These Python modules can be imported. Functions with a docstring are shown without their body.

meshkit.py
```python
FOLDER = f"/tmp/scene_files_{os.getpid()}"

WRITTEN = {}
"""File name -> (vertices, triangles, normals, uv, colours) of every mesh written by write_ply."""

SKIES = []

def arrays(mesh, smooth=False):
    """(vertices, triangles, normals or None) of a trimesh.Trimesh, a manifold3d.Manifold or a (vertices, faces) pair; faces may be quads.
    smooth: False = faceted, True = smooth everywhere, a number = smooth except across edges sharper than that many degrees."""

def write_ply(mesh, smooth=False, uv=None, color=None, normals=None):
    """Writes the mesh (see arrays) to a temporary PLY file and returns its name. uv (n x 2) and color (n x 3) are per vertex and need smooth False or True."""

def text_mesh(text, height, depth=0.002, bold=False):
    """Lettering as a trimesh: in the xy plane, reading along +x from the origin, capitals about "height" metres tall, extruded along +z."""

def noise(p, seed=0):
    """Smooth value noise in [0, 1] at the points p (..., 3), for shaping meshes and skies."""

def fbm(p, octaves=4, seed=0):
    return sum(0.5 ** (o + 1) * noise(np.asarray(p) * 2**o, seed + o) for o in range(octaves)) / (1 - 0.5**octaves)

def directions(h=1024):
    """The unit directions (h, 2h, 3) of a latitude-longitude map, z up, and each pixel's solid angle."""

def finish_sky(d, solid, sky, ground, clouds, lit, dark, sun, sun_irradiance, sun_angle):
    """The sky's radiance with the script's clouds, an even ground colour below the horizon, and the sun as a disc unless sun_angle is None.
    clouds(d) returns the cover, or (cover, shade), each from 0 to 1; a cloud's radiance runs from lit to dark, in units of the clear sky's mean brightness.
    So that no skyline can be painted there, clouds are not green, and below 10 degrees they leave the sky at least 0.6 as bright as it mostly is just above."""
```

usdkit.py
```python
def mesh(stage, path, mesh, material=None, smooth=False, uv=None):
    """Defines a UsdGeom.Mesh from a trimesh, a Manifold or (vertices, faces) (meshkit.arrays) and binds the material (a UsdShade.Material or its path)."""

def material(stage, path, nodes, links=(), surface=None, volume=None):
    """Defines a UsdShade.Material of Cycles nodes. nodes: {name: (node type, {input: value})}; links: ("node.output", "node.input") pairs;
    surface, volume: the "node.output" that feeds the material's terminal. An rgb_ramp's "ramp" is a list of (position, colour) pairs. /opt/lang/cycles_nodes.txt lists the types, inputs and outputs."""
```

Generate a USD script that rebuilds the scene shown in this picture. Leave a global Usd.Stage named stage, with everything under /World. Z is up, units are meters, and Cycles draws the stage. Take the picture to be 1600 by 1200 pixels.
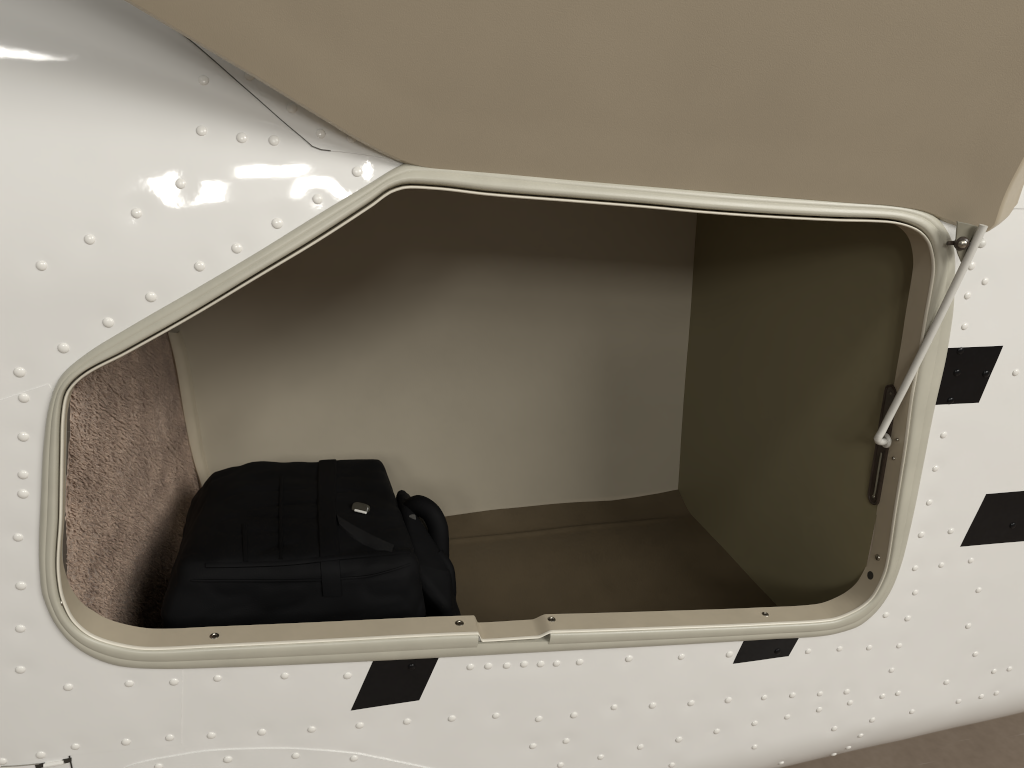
import math
import numpy as np
import trimesh
import shapely
from shapely.geometry import Polygon, LineString
from scipy.spatial import Delaunay
import usdkit
import meshkit
from pxr import Usd, UsdGeom, UsdLux, UsdShade, Gf, Sdf

stage = Usd.Stage.CreateInMemory()
UsdGeom.SetStageUpAxis(stage, UsdGeom.Tokens.z)
UsdGeom.SetStageMetersPerUnit(stage, 1.0)
UsdGeom.Xform.Define(stage, '/World')

# ------------------------------------------------------------------ camera
W, HGT, F = 1600.0, 1200.0, 1200.0
CAM = np.array([0.0, -0.67, 0.0])
YAW, PITCH = math.radians(11.0), math.radians(21.4)
FWD = np.array([math.sin(YAW) * math.cos(PITCH), math.cos(YAW) * math.cos(PITCH), -math.sin(PITCH)])
RGT = np.array([math.cos(YAW), -math.sin(YAW), 0.0])
UPV = np.cross(RGT, FWD)
cam = UsdGeom.Camera.Define(stage, '/World/camera')
cam.CreateHorizontalApertureAttr(36.0)
cam.CreateVerticalApertureAttr(27.0)
cam.CreateFocalLengthAttr(36.0 * F / W)
cam.CreateClippingRangeAttr(Gf.Vec2f(0.01, 100.0))
cam.CreateExposureAttr(0.08)
m4 = Gf.Matrix4d(*RGT, 0, *UPV, 0, *(-FWD), 0, *CAM, 1)
cam.AddTransformOp().Set(m4)

# ------------------------------------------------------------------ light
def lamp(name, pos, target, w, h, power, color):
    l = UsdLux.RectLight.Define(stage, '/World/' + name)
    l.CreateWidthAttr(w); l.CreateHeightAttr(h); l.CreateIntensityAttr(power)
    l.CreateColorAttr(Gf.Vec3f(*color)); l.CreateNormalizeAttr(True)
    p, t = np.array(pos, float), np.array(target, float)
    z = p - t; z /= np.linalg.norm(z)
    x = np.cross([0, 0, 1.0], z); x /= np.linalg.norm(x)
    y = np.cross(z, x)
    l.AddTransformOp().Set(Gf.Matrix4d(*x, 0, *y, 0, *z, 0, *p, 1))
    return l

WARM = (1.0, 0.98, 0.93)
lamp('hangar_lamp', (-0.15, -2.8, 0.95), (0.1, 0, -0.35), 0.26, 0.36, 2.6, WARM)
lamp('hangar_lamp_001', (2.5, -2.7, 1.7), (0.1, 0, -0.35), 2.2, 1.3, 35.0, WARM)
lamp('hangar_lamp_002', (-1.4, -1.9, 3.0), (0, 0, -0.3), 0.9, 0.15, 3.2, WARM)
lamp('hangar_lamp_003', (-0.68, -2.8, 0.98), (0.1, 0, -0.35), 0.30, 0.34, 3.0, WARM)
lamp('hangar_lamp_004', (-0.34, -2.8, 1.36), (0.1, 0, -0.35), 0.20, 0.24, 1.5, WARM)
DOME = 0.145
dome = UsdLux.DomeLight.Define(stage, '/World/hangar_bounce')
dome.CreateIntensityAttr(1.0)
amb = usdkit.material(stage, '/World/Looks/hangar_air', {
    'b': ('background_shader', {'color': (1.0, 0.95, 0.86), 'strength': DOME})}, [], surface='b.background')
UsdShade.MaterialBindingAPI.Apply(dome.GetPrim()).Bind(amb)

# ------------------------------------------------------------------ materials
def paint(name, col, rough, var=0.06, nscale=9.0, bump=0.0, bscale=400.0, coat=0.0, spec=0.5, dirt=None):
    c1 = tuple(np.array(col) * (1 - var)); c2 = tuple(np.minimum(np.array(col) * (1 + var), 1))
    nodes = {'tc': ('texture_coordinate', {}),
             'n': ('noise_texture', {'scale': nscale, 'detail': 5.0, 'roughness': 0.6}),
             'r': ('rgb_ramp', {'ramp': [(0.3, c1), (0.7, c2)]}),
             'rr': ('map_range', {'from_min': 0.3, 'from_max': 0.7, 'to_min': rough * 0.85, 'to_max': rough * 1.2}),
             'p': ('principled_bsdf', {'roughness': rough, 'coat_weight': coat, 'coat_roughness': 0.04, 'specular_ior_level': spec})}
    links = [('tc.object', 'n.vector'), ('n.fac', 'r.fac'), ('r.color', 'p.base_color'), ('n.fac', 'rr.value'), ('rr.result', 'p.roughness')]
    if bump:
        nodes['n2'] = ('noise_texture', {'scale': bscale, 'detail': 3.0})
        nodes['b'] = ('bump', {'strength': bump, 'distance': 0.001})
        links += [('tc.object', 'n2.vector'), ('n2.fac', 'b.height'), ('b.normal', 'p.normal')]
    return usdkit.material(stage, '/World/Looks/' + name, nodes, links, surface='p.BSDF')

M = {}
M['white'] = paint('white_gloss_paint', (0.783, 0.777, 0.755), 0.06, 0.018, 6.0, 0.03, 260.0)
M['rivet'] = paint('white_rivet_paint', (0.80, 0.785, 0.745), 0.16, 0.02, 60.0)
M['black'] = paint('black_vinyl', (0.004, 0.004, 0.0048), 0.25, 0.2, 40.0, 0.06, 300.0, 0.0, 0.25)
M['rim'] = paint('beige_rim_paint', (0.485, 0.468, 0.392), 0.36, 0.05, 22.0, 0.08, 900.0)
M['jamb'] = paint('beige_jamb_paint', (0.52, 0.455, 0.345), 0.40, 0.04, 25.0, 0.08, 900.0)
M['lip'] = paint('pale_lip_paint', (0.76, 0.72, 0.62), 0.34, 0.04, 40.0)
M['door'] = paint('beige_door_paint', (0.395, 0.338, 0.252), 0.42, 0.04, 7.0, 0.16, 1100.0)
M['flange'] = paint('lit_flange_beige', (0.50, 0.435, 0.325), 0.36, 0.04, 20.0, 0.1, 900.0)  # door edge: lamp light on it painted in as a lighter beige
M['wall'] = paint('beige_lining', (0.48, 0.43, 0.335), 0.38, 0.04, 6.0, 0.14, 900.0)
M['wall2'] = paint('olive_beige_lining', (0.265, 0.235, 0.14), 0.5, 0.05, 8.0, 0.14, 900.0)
M['floor'] = paint('brown_floor_mat', (0.105, 0.078, 0.044), 0.55, 0.10, 14.0, 0.25, 900.0)
M['rod'] = paint('pale_nylon_rod', (0.66, 0.65, 0.61), 0.30, 0.03, 60.0)
M['dark'] = paint('dark_gap', (0.03, 0.027, 0.022), 0.6, 0.1, 60.0)
M['slot'] = paint('dark_brown_metal', (0.05, 0.036, 0.028), 0.3, 0.2, 60.0)
M['seam'] = paint('grey_seam', (0.10, 0.095, 0.085), 0.6, 0.1, 60.0)
M['seal'] = paint('grey_sealant', (0.30, 0.285, 0.25), 0.5, 0.1, 60.0)
M['bracket'] = paint('grey_green_bracket', (0.20, 0.185, 0.14), 0.45, 0.1, 90.0)
M['steel'] = usdkit.material(stage, '/World/Looks/screw_steel', {
    'tc': ('texture_coordinate', {}), 'n': ('noise_texture', {'scale': 500.0, 'detail': 3.0}),
    'r': ('rgb_ramp', {'ramp': [(0.3, (0.28, 0.26, 0.22)), (0.7, (0.55, 0.52, 0.46))]}),
    'p': ('principled_bsdf', {'metallic': 1.0, 'roughness': 0.32})},
    [('tc.object', 'n.vector'), ('n.fac', 'r.fac'), ('r.color', 'p.base_color')], surface='p.BSDF')
M['carpet'] = usdkit.material(stage, '/World/Looks/brown_carpet', {
    'tc': ('texture_coordinate', {}),
    'mp': ('mapping', {'scale': (1.0, 1.0, 0.45)}),
    'n': ('noise_texture', {'scale': 430.0, 'detail': 4.0, 'roughness': 0.75}),
    'n1': ('noise_texture', {'scale': 30.0, 'detail': 3.0}),
    'mx': ('mix_float', {'fac': 0.3}),
    'r': ('rgb_ramp', {'ramp': [(0.34, (0.22, 0.145, 0.105)), (0.5, (0.52, 0.375, 0.285)), (0.64, (0.82, 0.65, 0.52))]}),
    'b': ('bump', {'strength': 0.45, 'distance': 0.002}),
    'p': ('principled_bsdf', {'roughness': 0.95, 'sheen_weight': 0.25, 'specular_ior_level': 0.15})},
    [('tc.object', 'mp.vector'), ('mp.vector', 'n.vector'), ('tc.object', 'n1.vector'), ('n.fac', 'mx.a'), ('n1.fac', 'mx.b'), ('mx.result', 'r.fac'),
     ('r.color', 'p.base_color'), ('n.fac', 'b.height'), ('b.normal', 'p.normal')], surface='p.BSDF')
def cloth(name, col, scale=900.0, rough=0.75):
    return usdkit.material(stage, '/World/Looks/' + name, {
        'tc': ('texture_coordinate', {}),
        'w': ('wave_texture', {'scale': scale / 3, 'bands_direction': 'x', 'distortion': 1.0}),
        'n': ('noise_texture', {'scale': scale, 'detail': 2.0}),
        'n1': ('noise_texture', {'scale': 14.0, 'detail': 3.0}),
        'r': ('rgb_ramp', {'ramp': [(0.3, tuple(np.array(col) * 0.6)), (0.7, tuple(np.array(col) * 1.4))]}),
        'b': ('bump', {'strength': 0.35, 'distance': 0.001}),
        'p': ('principled_bsdf', {'roughness': rough, 'specular_ior_level': 0.12})},
        [('tc.object', 'n.vector'), ('tc.object', 'w.vector'), ('tc.object', 'n1.vector'), ('n1.fac', 'r.fac'), ('r.color', 'p.base_color'), ('n.fac', 'b.height'), ('b.normal', 'p.normal')], surface='p.BSDF')
M['cloth'] = cloth('black_nylon', (0.0040, 0.0040, 0.0044))
M['web'] = cloth('black_webbing', (0.0030, 0.0030, 0.0034), 1600.0, 0.7)
M['grey_cloth'] = cloth('charcoal_fabric', (0.0115, 0.0115, 0.012), 1200.0, 0.7)
M['badge'] = paint('olive_badge', (0.045, 0.042, 0.032), 0.35, 0.1, 200.0)
M['badge_bar'] = paint('white_badge_bar', (0.80, 0.79, 0.75), 0.3, 0.03, 200.0)
M['buckle'] = paint('grey_buckle', (0.085, 0.083, 0.078), 0.4, 0.1, 200.0)
M['ground'] = usdkit.material(stage, '/World/Looks/hangar_floor', {
    'tc': ('texture_coordinate', {}),
    'n': ('noise_texture', {'scale': 5.0, 'detail': 6.0, 'roughness': 0.65}),
    'n2': ('noise_texture', {'scale': 60.0, 'detail': 4.0, 'roughness': 0.7}),
    'ms': ('mapping', {'rotation': (0.0, 0.0, 0.5), 'scale': (1.5, 30.0, 1.0)}),
    'v': ('noise_texture', {'scale': 2.0, 'detail': 4.0}),
    'vr': ('rgb_ramp', {'ramp': [(0.0, (0.0, 0.0, 0.0)), (0.64, (0.0, 0.0, 0.0)), (0.70, (0.5, 0.5, 0.5))]}),
    'mx': ('mix_float', {'fac': 0.35}),
    'ad': ('mix_color', {'blend_type': 'add', 'fac': 0.3}),
    'r': ('rgb_ramp', {'ramp': [(0.3, (0.21, 0.16, 0.12)), (0.5, (0.27, 0.21, 0.16)), (0.72, (0.33, 0.265, 0.21))]}),
    'p': ('principled_bsdf', {'roughness': 0.35})},
    [('tc.object', 'n.vector'), ('tc.object', 'n2.vector'), ('n.fac', 'mx.a'), ('n2.fac', 'mx.b'), ('mx.result', 'r.fac'), ('tc.object', 'ms.vector'), ('ms.vector', 'v.vector'), ('v.fac', 'vr.fac'), ('r.color', 'ad.a'), ('vr.color', 'ad.b'), ('ad.result', 'p.base_color')], surface='p.BSDF')

# ------------------------------------------------------------------ prim helpers
USED = {}
def free(path):
    n = USED.get(path, 0); USED[path] = n + 1
    return path if n == 0 else '%s_%03d' % (path, n)
def tag(prim, label=None, category=None, group=None, kind=None):
    for k, v in (('label', label), ('category', category), ('group', group), ('kind', kind)):
        if v: prim.SetCustomDataByKey(k, v)
def obj(name, mesh, mat, parent='/World', smooth=30, label=None, **kw):
    path = free(parent + '/' + name)
    g = usdkit.mesh(stage, path, mesh, M[mat], smooth=smooth)
    tag(g.GetPrim(), label, **kw)
    return path
def cat(ms): return trimesh.util.concatenate(ms)

def tube(pts, r, n=10, flat=1.0, cap=True, upv=None):
    """A swept tube (flat < 1 squeezes it) along pts."""
    pts = np.asarray(pts, float); k = len(pts)
    tan = np.gradient(pts, axis=0); tan /= np.linalg.norm(tan, axis=1, keepdims=True)
    ref = np.array([0, 0, 1.0]) if upv is None else np.asarray(upv, float)
    if abs(tan[0] @ ref) > 0.95: ref = np.array([1.0, 0, 0])
    V = []
    r = np.broadcast_to(r, k)
    for i in range(k):
        a = ref - tan[i] * (ref @ tan[i]); a /= np.linalg.norm(a); b = np.cross(tan[i], a)
        ref = a
        th = np.linspace(0, 2 * math.pi, n, endpoint=False)
        V.append(pts[i] + r[i] * (np.cos(th)[:, None] * a + flat * np.sin(th)[:, None] * b))
    V = np.vstack(V); Fc = []
    for i in range(k - 1):
        for j in range(n):
            a0, a1 = i * n + j, i * n + (j + 1) % n
            Fc += [[a0, a1, a1 + n], [a0, a1 + n, a0 + n]]
    if cap:
        V = np.vstack([V, pts[0], pts[-1]]); c0, c1 = len(V) - 2, len(V) - 1
        for j in range(n):
            Fc += [[c0, (j + 1) % n, j], [c1, (k - 1) * n + j, (k - 1) * n + (j + 1) % n]]
    t = trimesh.Trimesh(V, Fc, process=False); 
    return t
def smooth_line(pts, n=40):
    from scipy.interpolate import PchipInterpolator
    pts = np.asarray(pts, float); d = np.r_[0, np.cumsum(np.linalg.norm(np.diff(pts, axis=0), axis=1))]
    return PchipInterpolator(d, pts)(np.linspace(0, d[-1], n))

# ------------------------------------------------------------------ the side of the aircraft
def ray(px, py):
    px, py = np.asarray(px, float), np.asarray(py, float)
    u, v = (px - W / 2) / F, (py - HGT / 2) / F
    return FWD + u[..., None] * RGT - v[..., None] * UPV
def on_plane(px, py, p0, n):
    d = ray(px, py); n = np.asarray(n, float)
    s = ((np.asarray(p0) - CAM) @ n) / (d @ n)
    return CAM + s[..., None] * d
def at_y(px, py, y): return on_plane(px, py, (0, y, 0), (0, 1, 0))

RB, RU, Z1 = 0.16, 0.36, -0.17
def z2(x): return -0.7813 + 0.0749 * (x - 0.45)          # where the side starts to roll under, rising to the tail
def S(x, z):
    u, v = z2(x) - z, np.maximum(z - Z1, 0)
    low = np.where(u > 0, RB - np.sqrt(np.maximum(RB * RB - np.clip(u, 0, RB) ** 2, 0)), 0)
    return low + v * v / (2 * RU) + np.where(u > RB, 1e3, 0)
def t_of(x, z):
    u = z2(x) - z
    return np.where(u > 0, z2(x) - RB * np.arcsin(np.clip(u / RB, -1, 1)), z)
def base(x, t):
    th = np.clip((z2(x) - t) / RB, 0, 1.5)
    z = np.where(t < z2(x), z2(x) - RB * np.sin(th), t)
    return np.stack([x, np.where(t < z2(x), RB * (1 - np.cos(th)), 0) + np.maximum(z - Z1, 0) ** 2 / (2 * RU), z], -1)
RIV = []
def wob(x, t):
    """Oil-canning of the thin sheet and the small dimples round the rivets."""
    x, t = np.asarray(x, float), np.asarray(t, float)
    p = np.stack([x * 7, t * 7, np.zeros_like(x)], -1)
    h = 0.0020 * (meshkit.fbm(p, 2, 3) - 0.5)
    q = np.stack([x * 26, t * 26, np.zeros_like(x)], -1)
    h = h + 0.0005 * (meshkit.noise(q, 8) - 0.5)
    if len(RIV):
        R = np.array(RIV)
        for a in range(0, len(R), 20):
            d2 = (x[..., None] - R[a:a + 20, 0]) ** 2 + (t[..., None] - R[a:a + 20, 1]) ** 2
            h = h - (R[a:a + 20, 2] * np.exp(-d2 / (2 * 0.0085 ** 2))).sum(-1)
    return h
def P(x, t, h=0.0, flat=False):
    x, t = np.asarray(x, float), np.asarray(t, float); e = 1e-4
    p = base(x, t)
    n = np.cross(base(x + e, t) - p, base(x, t + e) - p); n /= np.linalg.norm(n, axis=-1, keepdims=True)
    hh = np.asarray(h) if flat else np.asarray(h) + wob(x, t)
    return p + n * (hh[..., None] if np.ndim(hh) else hh)
def normal(x, t):
    e = 1e-4; p = base(x, t); n = np.cross(base(x + e, t) - p, base(x, t + e) - p)
    return n / np.linalg.norm(n, axis=-1, keepdims=True)
def skin_at(px, py):
    """The (x, t) of the skin that these points of the photograph show."""
    d = ray(px, py); ss = np.linspace(0.5, 2.2, 1200)
    pt = CAM + d[..., None, :] * ss[:, None]
    f = pt[..., 1] - S(pt[..., 0], pt[..., 2])
    i = np.argmax(f > 0, axis=-1)
    lo, hi = ss[np.maximum(i - 1, 0)], ss[i]
    for _ in range(30):
        m = (lo + hi) / 2; q = CAM + d * m[..., None]
        g = q[..., 1] - S(q[..., 0], q[..., 2]) > 0
        hi = np.where(g, m, hi); lo = np.where(g, lo, m)
    q = CAM + d * hi[..., None]
    return np.stack([q[..., 0], t_of(q[..., 0], q[..., 2])], -1)
def xt(pts):
    a = np.asarray(pts, float); return skin_at(a[:, 0], a[:, 1])

def dense(ring, step, closed=True):
    ring = np.asarray(ring, float)
    ls = LineString(np.vstack([ring, ring[:1]]) if closed else ring)
    n = max(int(ls.length / step), 4)
    return np.array([ls.interpolate(i / n, normalized=True).coords[0] for i in range(n if closed else n + 1)])
def sheet(poly, step, h, thick=0.0):
    """A thin sheet lying on the skin: poly in (x, t)."""
    B = []
    rings = []
    for g in [poly.exterior] + list(poly.interiors):
        r = []
        c = np.array(g.coords)[:-1]
        for a, b in zip(c, np.roll(c, -1, axis=0)):
            k = max(int(np.linalg.norm(b - a) / step), 1)
            for i in range(k): r.append(a + (b - a) * i / k)
        rings.append((len(B), len(r))); B += r
    B = np.array(B)
    x0, y0, x1, y1 = poly.bounds
    gx, gy = np.meshgrid(np.arange(x0, x1, step), np.arange(y0, y1, step * 0.9))
    gx = gx + (np.arange(gx.shape[0])[:, None] % 2) * step / 2
    G = np.stack([gx.ravel(), gy.ravel()], -1)
    inner = poly.buffer(-step * 0.45)
    if not inner.is_empty:
        shapely.prepare(inner)
        G = G[shapely.contains_xy(inner, G[:, 0], G[:, 1])]
    else: G = G[:0]
    A = np.vstack([B, G]); D = Delaunay(A).simplices
    c = A[D].mean(1); shapely.prepare(poly)
    a2 = np.abs(np.cross(A[D[:, 1]] - A[D[:, 0]], A[D[:, 2]] - A[D[:, 0]]))
    D = D[shapely.contains_xy(poly, c[:, 0], c[:, 1]) & (a2 > 1e-10)]
    s = np.cross(A[D[:, 1]] - A[D[:, 0]], A[D[:, 2]] - A[D[:, 0]])
    D[s < 0] = D[s < 0][:, ::-1]
    V = P(A[:, 0], A[:, 1], h)
    if thick:
        V2 = P(B[:, 0], B[:, 1], h - thick); k = len(V); V = np.vstack([V, V2]); Fs = []
        for st, n in rings:
            for i in range(n):
                a, b = st + i, st + (i + 1) % n
                Fs += [[a, k + a, k + b], [a, k + b, b]]
        D = np.vstack([D, Fs])
    return trimesh.Trimesh(V, D, process=False)
def strip(line_xt, width, h):
    """A narrow ribbon along a line on the skin."""
    return sheet(LineString(line_xt).buffer(width / 2, cap_style=2), 0.004, h, 0.0006)

# rivets, as they stand on the sheet
RPX = [(318,125),(390,118),(456,169),(315,204),(378,215),(428,219),(501,209),(549,216),(282,287),(213,333),(140,374),(65,415),(496,311),(558,268),(433,349),(370,388),(312,416),(236,464),(169,504),(99,544),(30,582),(37,622),
 (36,683),(36,742),(36,772),(28,840),(33,915),(32,982),(32,1046),(107,1073),(202,1068),(272,1065),(340,1060),(445,1056),(543,1056),
 (4,1189),(64,1179),(118,1166),(197,1159),(265,1153),(330,1150),(409,1145),(487,1140),(562,1134),(636,1128),(706,1123),(775,1119),(842,1124),(897,1118),(960,1106),(1020,1103),(1080,1099),(1138,1094),(1194,1090),
 (833,1167),(885,1159),(939,1184),(876,1196),(1001,1168),(1061,1156),(1120,1143),(1179,1130),(1179,1167),(1050,1196),
 (735,1042),(763,1041),(792,1040),(819,1038),(845,1038),(870,1037),(906,1035),(983,1030),(1065,1027),(1140,1023),
 (1263,1018),(1312,1014),(1358,1012),(1405,1009),(1440,836),(1486,830),(1430,888),(1471,883),(1517,876),(1430,926),(1529,922),(1384,961),(1418,966),(1513,978),(1393,1047),(1524,1022),
 (1238,1086),(1281,1084),(1323,1081),(1328,1098),(1280,1109),(1230,1120),(1379,1088),(1403,1083),(1425,1112),(1363,1125),(1304,1139),(1345,1150),(1326,1169),(1303,1180),(1221,1193),(1479,1066),(1498,1096),(1533,1088),(1557,1083),(1553,1049),(1577,1045),
 (1512,462),(1507,510),(1587,582),(1475,680),(1463,733),(1453,786),(1519,416),(1540,440),(248,1197),(356,1186),(462,1180),(553,1184)]
RBLACK = [(1495,582),(1540,584),(1485,626),(1500,548),(1582,821),(643,1042),(1215,1018)]
rv, rb = xt(RPX), xt(RBLACK)
rng = np.random.default_rng(5)
RIV = [(a, b, 0.0003 + 0.0006 * rng.random()) for a, b in rv] + [(a, b, 0.0003) for a, b in rb]

# outlines of the opening, in the photograph's pixels, clockwise from the lower left
OUT = [(63,900),(65,760),(70,680),(78,630),(95,588),(130,556),(200,512),(300,454),(400,395),(500,333),(580,285),(618,262),(642,252),(680,252),(760,260),(900,276),(1000,285),(1100,294),(1200,302),(1300,309),(1400,317),(1447,329),(1474,353),(1489,385),(1491,440),(1487,500),(1475,570),(1460,635),(1443,720),(1427,800),(1413,860),(1397,908),(1370,952),(1335,980),(1290,992),(1200,998),(1050,1007),(900,1015),(700,1026),(500,1036),(350,1042),(250,1044),(190,1040),(140,1023),(100,991),(77,955),(66,925)]
LIP = [(96,900),(99,800),(101,700),(103,645),(109,613),(129,589),(200,550),(300,494),(400,434),(500,374),(580,322),(616,298),(637,293),(680,295),(760,304),(900,315),(1000,323),(1100,332),(1200,339),(1300,344),(1385,347),(1425,358),(1447,382),(1452,430),(1440,500),(1432,550),(1421,610),(1409,700),(1394,795),(1381,880),(1361,926),(1334,949),(1294,964),(1200,970),(1050,976),(900,981),(700,986),(500,996),(330,1004),(235,1008),(180,1000),(138,983),(112,955),(100,925)]
o_xt, l_xt = xt(OUT), xt(LIP)
N = 420
def resample_ring(r, n):
    from scipy.interpolate import PchipInterpolator
    r = np.vstack([r[-2:], r, r[:3]])
    d = np.r_[0, np.cumsum(np.linalg.norm(np.diff(r, axis=0), axis=1))]
    a, b = d[2], d[len(r) - 3]
    f = PchipInterpolator(d, r); s = np.linspace(a, b, n, endpoint=False)
    return f(s)
lipr = resample_ring(l_xt, N)
out_dense = resample_ring(o_xt, 1600)
# for every point of the lip, the point of the outer edge straight outwards
def match(inner, outer):
    tng = np.roll(inner, -3, 0) - np.roll(inner, 3, 0); tng /= np.linalg.norm(tng, axis=1, keepdims=True)
    nrm = np.stack([-tng[:, 1], tng[:, 0]], -1)
    c = inner.mean(0)
    if ((inner - c) * nrm).sum() < 0: nrm = -nrm
    idx = []
    for p, n in zip(inner, nrm):
        v = outer - p; al = v @ n; lat = np.abs(v @ np.array([-n[1], n[0]]))
        idx.append(np.argmin(lat + np.where(al > 0.004, 0, 1) + 0.25 * np.maximum(al - 0.03, 0)))
    n = len(outer); st = np.diff(np.array(idx, float), append=idx[0]); st = (st + n / 2) % n - n / 2
    u = idx[0] + np.r_[0, np.cumsum(st)[:-1]]; turn = round(st.sum() / n) * n
    k = 25; ext_ = np.r_[u[-(k // 2):] - turn, u, u[:k // 2] + turn]
    u = np.convolve(ext_, np.ones(k) / k, 'valid') % n
    j = np.arange(n + 1); o2 = np.vstack([outer, outer[:1]])
    return np.stack([np.interp(u, j, o2[:, i]) for i in (0, 1)], -1), nrm
outr, lip_n = match(lipr, out_dense)
arc = np.linspace(0, 1, N, endpoint=False)
xl, xr = lipr[:, 0].min(), lipr[:, 0].max()
top_side = lip_n[:, 1] > 0.3
bot_side = lip_n[:, 1] < -0.5
left_side = lip_n[:, 0] < -0.6
def blur(a, k=9):
    w = np.ones(k) / k; return np.convolve(np.r_[a[-(k // 2):], a, a[:k // 2]], w, 'valid')
gap = blur(np.where(bot_side, 0.0008, np.where(left_side | top_side, 0.0032, 0.0010)))
band_in = lipr + lip_n * gap[:, None]

AIR = '/World/aircraft'
air = UsdGeom.Xform.Define(stage, AIR)
tag(air.GetPrim(), 'white riveted aircraft side with its baggage door propped open', 'aircraft')

s_px = np.array([skin_at(np.array(a), np.array(b)) for a, b in ((750, 985), (858, 982))])
in_notch = bot_side & (lipr[:, 0] > s_px[0, 0] - 0.002) & (lipr[:, 0] < s_px[1, 0] + 0.002)
# skin with its opening
hole = Polygon(band_in + lip_n * (0.004 + 0.0105 * in_notch)[:, None]).buffer(0)
bigx = np.array([-0.75, 1.25])
tb0, tb1 = z2(bigx[0]) - RB * 1.38, z2(bigx[1]) - RB * 1.38
big = Polygon([(bigx[0], tb0), (bigx[1], tb1), (bigx[1], 0.3), (bigx[0], 0.3)])
skin = obj('skin', sheet(big.difference(hole), 0.0042, 0.0), 'white', AIR, smooth=True)

def rivet(x, t, r, mat, parent, hgt=None, lab=None, h0=0.0):
    n = normal(np.array(x), np.array(t)); c = P(np.array([x]), np.array([t]), h0)[0]
    prof = [(1.0, -0.02), (0.97, 0.16), (0.8, 0.33), (0.5, 0.46), (0.2, 0.5)]
    a = np.cross(n, [0, 0, 1.0]); a /= np.linalg.norm(a); b = np.cross(n, a); k = 14
    th = np.linspace(0, 2 * math.pi, k, endpoint=False); V = []; Fc = []
    for q, (rr, hh) in enumerate(prof):
        V.append(c + r * rr * (np.cos(th)[:, None] * a + np.sin(th)[:, None] * b) + n * r * hh * 0.92)
        if q:
            for j in range(k):
                i0, i1 = (q - 1) * k + j, (q - 1) * k + (j + 1) % k
                Fc += [[i0, i1 + k, i1], [i0, i0 + k, i1 + k]]
    V.append((c + n * r * 0.47)[None]); top = len(prof) * k
    for j in range(k): Fc.append([(len(prof) - 1) * k + j, top, (len(prof) - 1) * k + (j + 1) % k])
    m = trimesh.Trimesh(np.vstack(V), Fc, process=False)
    if (m.face_normals @ n).mean() < 0: m.invert()
    obj('rivet', m, mat, parent, smooth=True, label=lab)

# lapped sheets that lie on the skin
def px_poly(pts): return Polygon(xt(pts)).buffer(0)
frame_cover = Polygon(out_dense).buffer(0).buffer(-0.004)
lower_left = Polygon(np.vstack([xt([(2,625),(40,612),(76,600)]), xt([(120,700),(120,960),(200,1020),(286,1030)]), xt([(285,1048),(284,1105),(283,1163),(200,1171),(112,1179),(60,1184),(2,1194)]), [[-0.7, xt([(2,1194)])[0][1] - 0.03], [-0.7, xt([(2,625)])[0][1] - 0.06]]])).difference(frame_cover)
def biggest(g): return max(g.geoms, key=lambda q: q.area) if hasattr(g, 'geoms') else g
lower_left = biggest(lower_left)
obj('lapped_sheet', sheet(lower_left, 0.0045, 0.0007, 0.0009), 'white', AIR, smooth=25, label='lower left white skin sheet with overlapped edge')
obj('lapped_sheet', sheet(px_poly([(1450, 324), (1660, 327), (1660, 240), (1500, 240)]), 0.0045, 0.0010, 0.0013), 'white', AIR, smooth=40, label='upper white skin sheet overlapping behind the door corner')
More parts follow.
